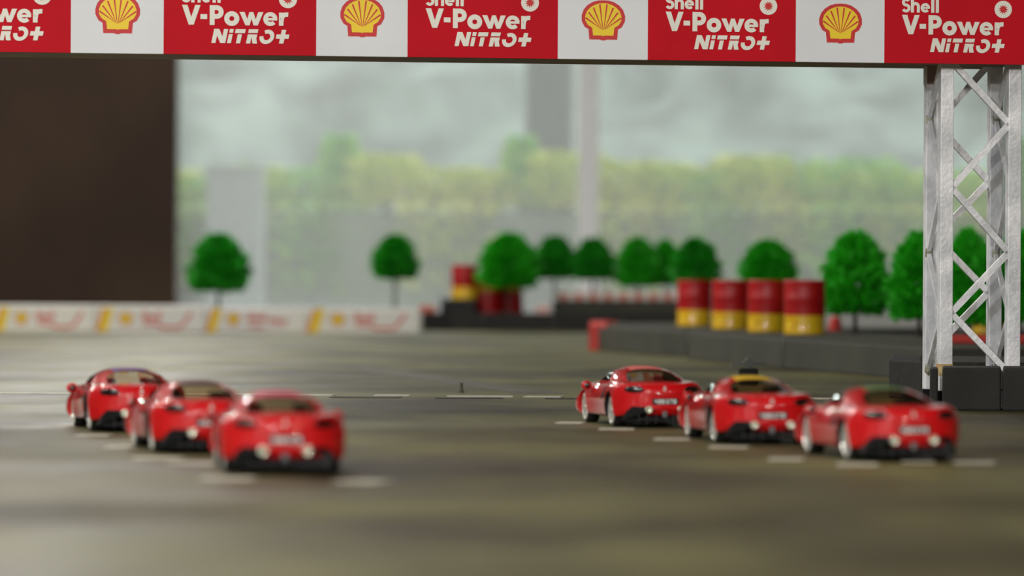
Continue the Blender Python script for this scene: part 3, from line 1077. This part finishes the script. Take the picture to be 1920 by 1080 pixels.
def green_meshes():
    NY, NT = 90, 60
    ys = [-1.82 + (1.12 + 1.82) * j / NY for j in range(NY + 1)]
    ts = [-PI / 2 + PI * i / NT for i in range(NT + 1)]
    P = [[gpt(y, t) for t in ts] for y in ys]
    fields = [('rear_window', f_rear), ('windscreen', f_front), ('side_window', f_side)]
    sets = {'roof_shell': [], 'rear_window': [], 'windscreen': [], 'side_window': [], 'side_window2': [], 'roof_stripe': []}
    for j in range(NY):
        for i in range(NT):
            rest = [P[j][i], P[j][i + 1], P[j + 1][i + 1], P[j + 1][i]]
            for k, f in fields:
                if rest is None:
                    break
                if k == 'side_window' and sum(p.x for p in rest) > 0:
                    k = 'side_window2'
                v = [f(p) for p in rest]
                g = rest if min(v) >= 0 else (None if max(v) <= 0 else clip(rest, v, 1))
                if g:
                    sets[k].append(g)
                if min(v) >= 0:
                    rest = None
                elif max(v) > 0:
                    rest = clip(rest, v, -1)
            if rest:
                sets['roof_shell'].append(rest)
                v = [f_stripe(p) for p in rest]
                if max(v) > 0:
                    g = clip(rest, v, 1)
                    if g:
                        sets['roof_stripe'].append([p + Vector((0, 0, .006)) for p in g])
    out = {}
    for k, qs in sets.items():
        bm = bmesh.new()
        for q in qs:
            bm.faces.new([bm.verts.new(p) for p in q])
        bmesh.ops.remove_doubles(bm, verts=bm.verts[:], dist=1e-4)
        bmesh.ops.recalc_face_normals(bm, faces=bm.faces[:])
        if sum(f.normal.z for f in bm.faces) < 0:
            bmesh.ops.reverse_faces(bm, faces=bm.faces[:])
        if k == 'roof_shell':
            b2 = bm.copy()
            b2.normal_update()
            for v in b2.verts:
                v.co = v.co - v.normal * .02
            bmesh.ops.reverse_faces(b2, faces=b2.faces[:])
            hl = bpy.data.meshes.new('headliner')
            b2.to_mesh(hl)
            b2.free()
            hl.materials.append(M_cabin)
            out['headliner'] = hl
        me = bpy.data.meshes.new(k.rstrip('2'))
        bm.to_mesh(me)
        bm.free()
        me.polygons.foreach_set('use_smooth', [True] * len(me.polygons))
        me.materials.append({'roof_shell': M_paint_r, 'rear_window': G_car, 'windscreen': G_car, 'side_window': G_side, 'side_window2': G_side, 'roof_stripe': M_paint_r}[k])
        out[k] = me
    return out
GM = green_meshes()

def wheel_meshes():
    R, WD = .345, .27
    bm = bmesh.new()
    lathe(bm, [(.245, -WD / 2 + .015), (.30, -WD / 2), (R - .02, -WD / 2 + .01), (R, -WD / 2 + .04), (R, WD / 2 - .04), (R - .02, WD / 2 - .01), (.30, WD / 2), (.245, WD / 2 - .02)], 40, 'x')
    bmesh.ops.recalc_face_normals(bm, faces=bm.faces[:])
    ty = bpy.data.meshes.new('wheel'); bm.to_mesh(ty); bm.free(); ty.materials.append(M_tyre)
    ty.polygons.foreach_set('use_smooth', [True] * len(ty.polygons))
    # rim: outer side is -x
    bm = bmesh.new()
    lathe(bm, [(.292, -WD / 2 - .004), (.268, -WD / 2 - .012), (.252, -WD / 2 + .01), (.235, WD / 2 - .05)], 40, 'x')
    lathe(bm, [(0, -WD / 2 - .006), (.035, -WD / 2 - .006), (.05, -WD / 2 + .02), (.05, WD / 2 - .08)], 16, 'x')
    for k in range(10):
        a = 2 * PI * (k // 2) / 5 + (.17 if k % 2 else -.17)
        a2 = 2 * PI * (k // 2) / 5 + (.24 if k % 2 else -.24)
        bar(bm, (-WD / 2 + .012, .04 * math.cos(a), .04 * math.sin(a)), (-WD / 2 + .004, .262 * math.cos(a2), .262 * math.sin(a2)), .034, .03, Vector((1, 0, 0)))
    bmesh.ops.recalc_face_normals(bm, faces=bm.faces[:])
    rm = bpy.data.meshes.new('rim'); bm.to_mesh(rm); bm.free(); rm.materials.append(M_rim)
    bm = bmesh.new()
    lathe(bm, [(0, WD / 2 - .10), (.24, WD / 2 - .10), (.24, WD / 2 - .08), (0, WD / 2 - .08)], 24, 'x')
    dk = bpy.data.meshes.new('brake_disc'); bm.to_mesh(dk); bm.free(); dk.materials.append(M_darkarch)
    return ty, rm, dk
WM = wheel_meshes()

def ellipsoid(bm, c, rx, ry, rz, seg=20, yaw=0.0):
    r = bmesh.ops.create_uvsphere(bm, u_segments=seg, v_segments=12, radius=1.0)
    Rm = Matrix.Rotation(yaw, 3, 'Z')
    for v in r['verts']:
        v.co = Rm @ Vector((v.co.x * rx, v.co.y * ry, v.co.z * rz)) + Vector(c)

def mk(name, bm, m, smooth=False):
    me = bpy.data.meshes.new(name)
    bm.to_mesh(me); bm.free()
    me.materials.append(m)
    if smooth:
        me.polygons.foreach_set('use_smooth', [True] * len(me.polygons))
    return me

CAR_PARTS = []        # (name, mesh, subparts, location, slot key)
def car_parts():
    L = CAR_PARTS
    L.append(('body', BODYM, [], None))
    L.append(('roof_shell', GM['roof_shell'], [('roof_stripe', GM['roof_stripe']), ('headliner', GM['headliner'])], None))
    for k in ('rear_window', 'windscreen'):
        L.append((k, GM[k], [], None))
    L.append(('side_window', GM['side_window'], [], None))
    L.append(('side_window', GM['side_window2'], [], None))
    # cabin floor
    ys = [-1.6 + 2.5 * k / 16 for k in range(17)]
    bm = bmesh.new()
    prev = None
    for y in ys:
        w_ = interp(y, ROOF)[1] * .93
        zc = float(np.interp(y, [b[0] for b in BODY], [b[1] for b in BODY])) + .012
        a_, b_ = bm.verts.new((-w_, y, zc)), bm.verts.new((w_, y, zc))
        if prev:
            bm.faces.new((prev[0], prev[1], b_, a_))
        prev = (a_, b_)
    L.append(('cabin', mk('cabin', bm, M_cabin), [], None))
    bm = bmesh.new()
    add_box(bm, -.13, .13, -.06, .06, 0, .13, .045)
    seat = mk('seat', bm, M_cabin)
    for sx in (-1, 1):
        L.append(('seat', seat, [], (sx * .36, -.28, .88)))
    # wheels
    for sx in (-1, 1):
        for yy, zz in ((-1.30, .345), (1.33, .345)):
            L.append(('wheel', WM[0], [('rim', WM[1]), ('brake_disc', WM[2])], (sx * .74, yy, zz, 0 if sx < 0 else PI)))
    # tail lights
    for sx in (-1, 1):
        bm = bmesh.new()
        cx, cz = sx * .60, .775
        cy = (tail_y(cx, cz) + tail_y(sx * .72, cz) * .0)
        yaw = math.atan2(tail_y(sx * .76, cz) - tail_y(sx * .46, cz), .30) * sx
        ellipsoid(bm, (0, 0, 0), .215, .04, .074, 24, yaw)
        tl = mk('tail_light', bm, M_lens, True)
        bm = bmesh.new()
        ellipsoid(bm, (sx * -.02, -.020, -.012), .085, .018, .02, 20, yaw)
        L.append(('tail_light', tl, [('lens', mk('lens', bm, M_lens_in, True))], (cx, cy + .008, cz)))
    # number plate with characters
    py_ = min(tail_y(0, .57), tail_y(.25, .53)) - .012
    bm = bmesh.new()
    add_box(bm, -.27, .27, 0, .02, -.062, .062, .012)
    pl = mk('number_plate', bm, M_plate)
    txt = []
    def seg7(x, segs):
        for (a_, b_) in segs:
            txt.extend(stroke([(x + a_[0], a_[1]), (x + b_[0], b_[1])], 2.3))
    h_ = 9.0
    box_ = [((0, 0), (6, 0)), ((0, h_), (6, h_)), ((0, 0), (0, h_)), ((6, 0), (6, h_))]
    seg7(0, [((0, h_ + 1), (0, 4)), ((-1, 4), (7, 4)), ((5.4, h_ + 1), (5.4, -1))])
    seg7(11, box_ + [((0, 4.5), (6, 4.5))])
    seg7(21.5, box_ + [((0, 4.5), (6, 4.5))])
    seg7(35, [((6, h_), (0, h_)), ((0, h_), (0, 0)), ((0, 0), (6, 0)), ((6, 0), (6, 4.4)), ((6.6, 4.4), (3, 4.4))])
    seg7(46, [((-1, h_), (8, h_)), ((3.5, h_), (3.5, -1))])
    seg7(57, box_ + [((0, 4.5), (6, 4.5))])
    vs, fs = [], []
    for q in txt:
        b0 = len(vs)
        for x, z in q:
            vs.append(((x - 31.5) * .0068, -.0015 - len(fs) * 1e-4, (z - 4.5) * .0078))
        fs.append(tuple(range(b0, b0 + 4)))
    ch = bpy.data.meshes.new('characters'); ch.from_pydata(vs, [], fs); ch.update(); ch.materials.append(M_plate_w)
    L.append(('number_plate', pl, [('characters', ch)], (.02, py_, .535)))
    # rearing horse badge
    hp = [(-.2, -1), (-.05, -.95), (-.02, -.5), (.12, -.3), (.3, -.85), (.42, -.8), (.34, -.2), (.3, .15), (.42, .3), (.5, .62), (.35, .58), (.22, .75), (.1, 1.0), (-.05, .98), (-.3, .72), (-.24, .62), (-.08, .62), (-.12, .3), (-.45, .38), (-.48, .25), (-.2, .12), (-.4, -.1), (-.34, -.2), (-.1, -.08), (-.14, -.4)]
    bm = bmesh.new()
    f0 = bm.faces.new([bm.verts.new((x * .085, 0, z * .085)) for x, z in hp])
    ex = bmesh.ops.extrude_face_region(bm, geom=[f0])
    for v in ex['geom']:
        if isinstance(v, bmesh.types.BMVert):
            v.co.y -= .014
    bmesh.ops.recalc_face_normals(bm, faces=bm.faces[:])
    L.append(('horse_badge', mk('horse_badge', bm, M_silver), [], (.0, tail_y(0, .77) + .004, .765)))
    # bumper diffuser
    prof = [(-.30, .365), (-.30, .43), (-.64, .43), (-.74, .33), (-.80, .15), (-.70, .095), (.70, .095), (.80, .15), (.74, .33), (.64, .43), (.30, .43), (.30, .365)]
    ty_ = tail_y(0, .45)
    bm = bmesh.new()
    A = [bm.verts.new((x, ty_ - .012 + .30 * abs(x / .86) ** 2.6, z)) for x, z in prof]
    B = [bm.verts.new((x, -1.75, z)) for x, z in prof]
    bm.faces.new(A); bm.faces.new(B[::-1])
    for i in range(len(prof)):
        j = (i + 1) % len(prof)
        bm.faces.new((A[i], B[i], B[j], A[j]))
    bmesh.ops.recalc_face_normals(bm, faces=bm.faces[:])
    df = mk('diffuser', bm, M_black)
    fins = []
    for x in (-.52, -.36, -.18, .18, .36, .52):
        bm = bmesh.new()
        add_box(bm, x - .010, x + .010, ty_ - .015 + .30 * abs(x / .86) ** 2.6 - .012, ty_ + .12, .09, .27, .004)
        fins.append(('fin', mk('fin', bm, mat('fin_grey', (38, 38, 40), .35))))
    bm = bmesh.new()
    add_box(bm, -.05, .05, ty_ - .045, ty_ + .02, .21, .34, .02)
    fog = mk('fog_light', bm, mat('fog_grey', (96, 96, 98), .3))
    L.append(('diffuser', df, fins + [('fog_light', fog)], None))
    # exhaust tips
    bm = bmesh.new()
    lathe(bm, [(.052, .08), (.074, .08), (.076, -.05), (.068, -.062), (.052, -.055), (.048, -.02), (0, -.018)], 24, 'y')
    bmesh.ops.recalc_face_normals(bm, faces=bm.faces[:])
    exm = mk('exhaust_tip', bm, M_chrome, True)
    for sx in (-1, 1):
        L.append(('exhaust_tip', exm, [], (sx * .335, ty_ - .01, .375)))
    # mirrors
    for sx in (-1, 1):
        bm = bmesh.new()
        ellipsoid(bm, (0, 0, 0), .115, .08, .10, 16, sx * -.15)
        bar(bm, (0, .0, -.02), (-sx * .22, .02, -.09), .05, .03)
        mm = mk('mirror', bm, M_paint_r, True)
        bm = bmesh.new()
        ellipsoid(bm, (0, -.06, 0), .07, .024, .06, 16)
        L.append(('mirror', mm, [('mirror_glass', mk('mirror_glass', bm, M_lens, True))], (sx * (.99), .66, .79)))
    # side intakes
    for sx in (-1, 1):
        bm = bmesh.new()
        gq = []
        for r_ in range(7):
            row = []
            for c_ in range(9):
                u_, v_ = c_ / 8, r_ / 6
                y = -.88 + .42 * u_
                z = (.80 - .18 * u_) * (1 - v_) + (.62 - .10 * u_) * v_
                row.append(bm.verts.new((sx * (side_x(y, z) + .006), y, z)))
            gq.append(row)
        for r_ in range(6):
            for c_ in range(8):
                bm.faces.new((gq[r_][c_], gq[r_][c_ + 1], gq[r_ + 1][c_ + 1], gq[r_ + 1][c_]))
        bmesh.ops.recalc_face_normals(bm, faces=bm.faces[:])
        L.append(('side_intake', mk('side_intake', bm, M_darkarch), [], None))
    # tail lip spoiler
    bm = bmesh.new()
    n = 16
    pr_ = None
    for k in range(n + 1):
        x = -.66 + 1.32 * k / n
        bend = .34 * abs(x / .86) ** 2.6
        h = bvh.ray_cast(Vector((x, -2.14 + bend, 3)), Vector((0, 0, -1)))[0].z
        ring = [bm.verts.new((x, y, h + dz)) for y, dz in ((-2.06 + bend, -.005), (-2.19 + bend, .018), (-2.205 + bend, .010), (-2.185 + bend, -.045))]
        if pr_:
            for i in range(4):
                bm.faces.new((pr_[i], pr_[(i + 1) % 4], ring[(i + 1) % 4], ring[i]))
        pr_ = ring
    bmesh.ops.recalc_face_normals(bm, faces=bm.faces[:])
    L.append(('spoiler_lip', mk('spoiler_lip', bm, M_paint_r, True), [], None))
    for sx in (-1, 1):
        bm = bmesh.new()
        hit = bvh.ray_cast(Vector((sx * .70, 1.66, 3)), Vector((0, 0, -1)))
        h = hit[0].z - .004
        ellipsoid(bm, (0, 0, 0), .075, .25, .022, 16, sx * .35)
        nq = Vector((0, 0, 1)).rotation_difference(hit[1] if hit[1].z > 0 else -hit[1]).to_matrix()
        for v in bm.verts:
            v.co = nq @ v.co
        L.append(('headlight', mk('headlight', bm, M_lens_in, True), [], (sx * .70, 1.66, h)))
car_parts()
# all part meshes are in full-size metres: scale to the toy once per mesh
seen = set()
for nm, me, subs, loc in CAR_PARTS:
    for m_ in [me] + [s[1] for s in subs]:
        if m_.name_full not in seen:
            seen.add(m_.name_full)
            m_.transform(Matrix.Scale(CS, 4))
            m_.update()
def build_car(loc, rz, label):
    t = thing('toy_car', label, 'toy car', loc, rz, 'red toy sports cars on the starting grid')
    for nm, me, subs, lc in CAR_PARTS:
        o = link(nm, me, None, t)
        if lc is not None:
            o.location = Vector(lc[:3]) * CS
            if len(lc) > 3:
                o.rotation_euler = (0, 0, lc[3])
        for sn, sme in subs:
            so = link(sn, sme, None, o)
    return t
def copy_tree(o, parent=None):
    c = o.copy()
    COL.objects.link(c)
    if parent is not None:
        c.parent = parent
    for ch in list(o.children):
        copy_tree(ch, c)
    return c
def car_pose(px, yg, psi):
    """tail centre column, ground row of the rear wheels, heading to the left in degrees"""
    a = math.radians(psi)
    d_ax = D(px, yg)
    d_t = d_ax - .96 * CS * math.cos(a)
    p = W(px, 700, d_t)
    h = Vector((-math.sin(a), math.cos(a), 0))
    c = Vector((p.x, p.y, 0)) + h * (2.26 * CS)
    return (c.x, c.y, 0), a
def stripe_mat(nm, rgb):
    return mat(nm, rgb, .5, var=.05, spec=.2)
CARS = [
    (1245.5, 799.5, 10.9, 'red toy sports car with plain pale red roof, furthest of the right-hand row', (226, 120, 112)),
    (1447, 831, 8.2, 'red toy sports car with yellow roof patch, middle of the right-hand row', (236, 192, 52)),
    (1712, 863, 10.2, 'red toy sports car with green roof patch, nearest of the right-hand row', (92, 116, 74)),
    (265, 808, 12.6, 'red toy sports car with purple roof patch, furthest of the left-hand row', (92, 40, 110)),
    (396, 848, 11.8, 'red toy sports car with dark grey roof patch, middle of the left-hand row', (96, 62, 66)),
    (535, 886, 6.6, 'red toy sports car with magenta roof patch, nearest of the left-hand row', (204, 30, 92)),
]
first = None
for k, (px, yg, psi, lb, rgb) in enumerate(CARS):
    loc, a = car_pose(px, yg, psi)
    if first is None:
        first = c = build_car(loc, a, lb)
    else:
        c = copy_tree(first)
        c.location = loc
        c.rotation_euler = (0, 0, a)
        c['label'] = lb
    for ch in c.children:
        if ch.name.startswith('roof_shell'):
            st = [q for q in ch.children if q.name.startswith('roof_stripe')][0]
            st.material_slots[0].link = 'OBJECT'
            st.material_slots[0].material = stripe_mat('roof_patch_%d' % k, rgb)
            st['label'] = ['pale red', 'yellow', 'green', 'purple', 'dark grey', 'magenta'][k] + ' roof patch'

# ------------------------------------------------------------------ markings on the floor
M_mark = mat('white_grid_paint', (176, 170, 150), 0.6, rgb2=(208, 202, 186), scale=30)
M_edge_shadow = mat('mat_edge_shadow', (42, 36, 28), 0.7, var=.2, scale=20)  # strips in this colour paint the shadow under the lifted mat edge
def floor_strip(name, x0, y0, x1, y1, th, m, label, cat, group=None, z=.0012, h=.001):
    """flat strip on the floor between two image columns, th = its depth along the floor in m"""
    p, q = G(x0, y0), G(x1, y1)
    c = (p + q) / 2
    e_ = (q - p)
    L_ = e_.length
    e_.normalize()
    ang = math.atan2(e_.y, e_.x)
    bm = bmesh.new()
    add_box(bm, -L_ / 2, L_ / 2, 0, th, 0, h)
    o = from_bm(name, bm, m)
    o.location = (c.x, c.y, z - .0010)
    o.rotation_euler = (0, 0, ang)
    return tag(o, label, cat, group)
GM_ = [
    (101, 799, 140, 799.5, 'short white grid mark left of the purple-roofed car'),
    (140, 818, 201, 818.5, 'white grid mark behind the purple-roofed car'),
    (191, 840, 243, 840.5, 'white grid mark left of the dark-grey-roofed car'),
    (242, 861, 335, 862, 'white grid mark behind the dark-grey-roofed car'),
    (308, 870, 392, 872, 'white grid mark left of the magenta-roofed car'),
    (372, 900, 470, 901, 'white grid mark behind the left wheel of the magenta-roofed car'),
    (622, 905, 703, 907, 'white grid mark behind the right wheel of the magenta-roofed car'),
    (1041, 794, 1090, 794.5, 'white grid mark left of the furthest right-hand car'),
    (1122, 806, 1188, 806.5, 'white grid mark behind the furthest right-hand car'),
    (1225, 825, 1292, 825.6, 'white grid mark left of the yellow-roofed car'),
    (1328, 840, 1400, 840.8, 'white grid mark behind the yellow-roofed car'),
    (1440, 863, 1505, 863.6, 'white grid mark left of the green-roofed car'),
    (1568, 873, 1645, 873.8, 'white grid mark behind the left wheel of the green-roofed car'),
    (1690, 868, 1752, 868.6, 'white grid mark under the tail of the green-roofed car'),
    (1788, 869, 1862, 870, 'white grid mark right of the green-roofed car'),
    (1884, 769, 1916, 769.4, 'short white mark under the block at the right edge'),
]
for x0, y0, x1, y1, lb in GM_:
    floor_strip('grid_mark', x0, y0, x1, y1, .055 if y0 > 780 else .04, M_mark, lb, 'marking', 'white grid marks', h=.0008)
ST = [
    (-60, 738.5, 300, 740.3, 'w', 'thin white line strip crossing the track at the left edge'),
    (302, 740.3, 622, 742.5, 'w', 'thin white line strip between the left cars and the painted shadow'),
    (617, 746, 745, 747, 'd', 'painted shadow under the lifted edge at the cross line, left of centre'),
    (700, 742.6, 766, 743, 'w', 'short white strip ending the left painted shadow'),
    (818, 747.6, 945, 748, 'd', 'painted shadow under the lifted edge at the cross line near centre'),
    (838, 744.4, 962, 745, 'w', 'white strip over the centre painted shadow'),
    (980, 745, 1050, 745.6, 'w', 'bright short white strip left of the furthest right-hand car'),
    (1022, 748.4, 1086, 748.8, 'd', 'painted shadow of the lifted edge beside the furthest right-hand car'),
    (1505, 748.5, 1590, 749.2, 'w', 'white strip of the cross line between the yellow- and green-roofed cars'),
]
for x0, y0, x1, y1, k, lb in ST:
    floor_strip('line_strip', x0, y0, x1, y1, .075 if k == 'w' else .07, M_mark if k == 'w' else M_edge_shadow, lb, 'line', 'pieces of the cross line', h=.0009)
tm = floor_strip('tyre_mark', 640, 690, 965, 738, .10, mat('rubber_mark', (78, 74, 60), .55, var=.2), 'faint dark tyre mark running diagonally to the cross line', 'tyre mark', h=.0004, z=.0011)
# small peg
bm = bmesh.new()
lathe(bm, [(.0055, 0), (.0055, .002), (.003, .005), (.0026, .016), (.0034, .018), (0, .019)], 12)
o = from_bm('peg', bm, mat('peg_olive', (74, 70, 56), .7), None, True)
o.location = G(865, 736)
tag(o, 'tiny dark peg standing on the track beyond the cross line', 'peg')
# small black device with a winged top
p = G(1403, 722)
t = thing('timing_sensor', 'small black device with grey winged top behind the yellow-roofed car', 'device', p)
box('housing', -.019, .019, -.02, .02, 0, .034, M_black, t, .003)
bm = bmesh.new()
M_fin = mat('grey_wing', (74, 76, 70), .5)
vs = [(-.037, 0, .037), (-.034, 0, .044), (-.012, 0, .046), (-.006, 0, .05), (-.002, 0, .056), (.004, 0, .055), (.01, 0, .047), (.034, 0, .046), (.036, 0, .043), (.012, 0, .038), (.004, 0, .034), (-.006, 0, .038), (-.014, 0, .040)]
f0 = bm.faces.new([bm.verts.new((x, -.008, z)) for x, _, z in vs])
ex = bmesh.ops.extrude_face_region(bm, geom=[f0])
for v in ex['geom']:
    if isinstance(v, bmesh.types.BMVert):
        v.co.y += .016
bmesh.ops.recalc_face_normals(bm, faces=bm.faces[:])
from_bm('winged_top', bm, M_fin, t)
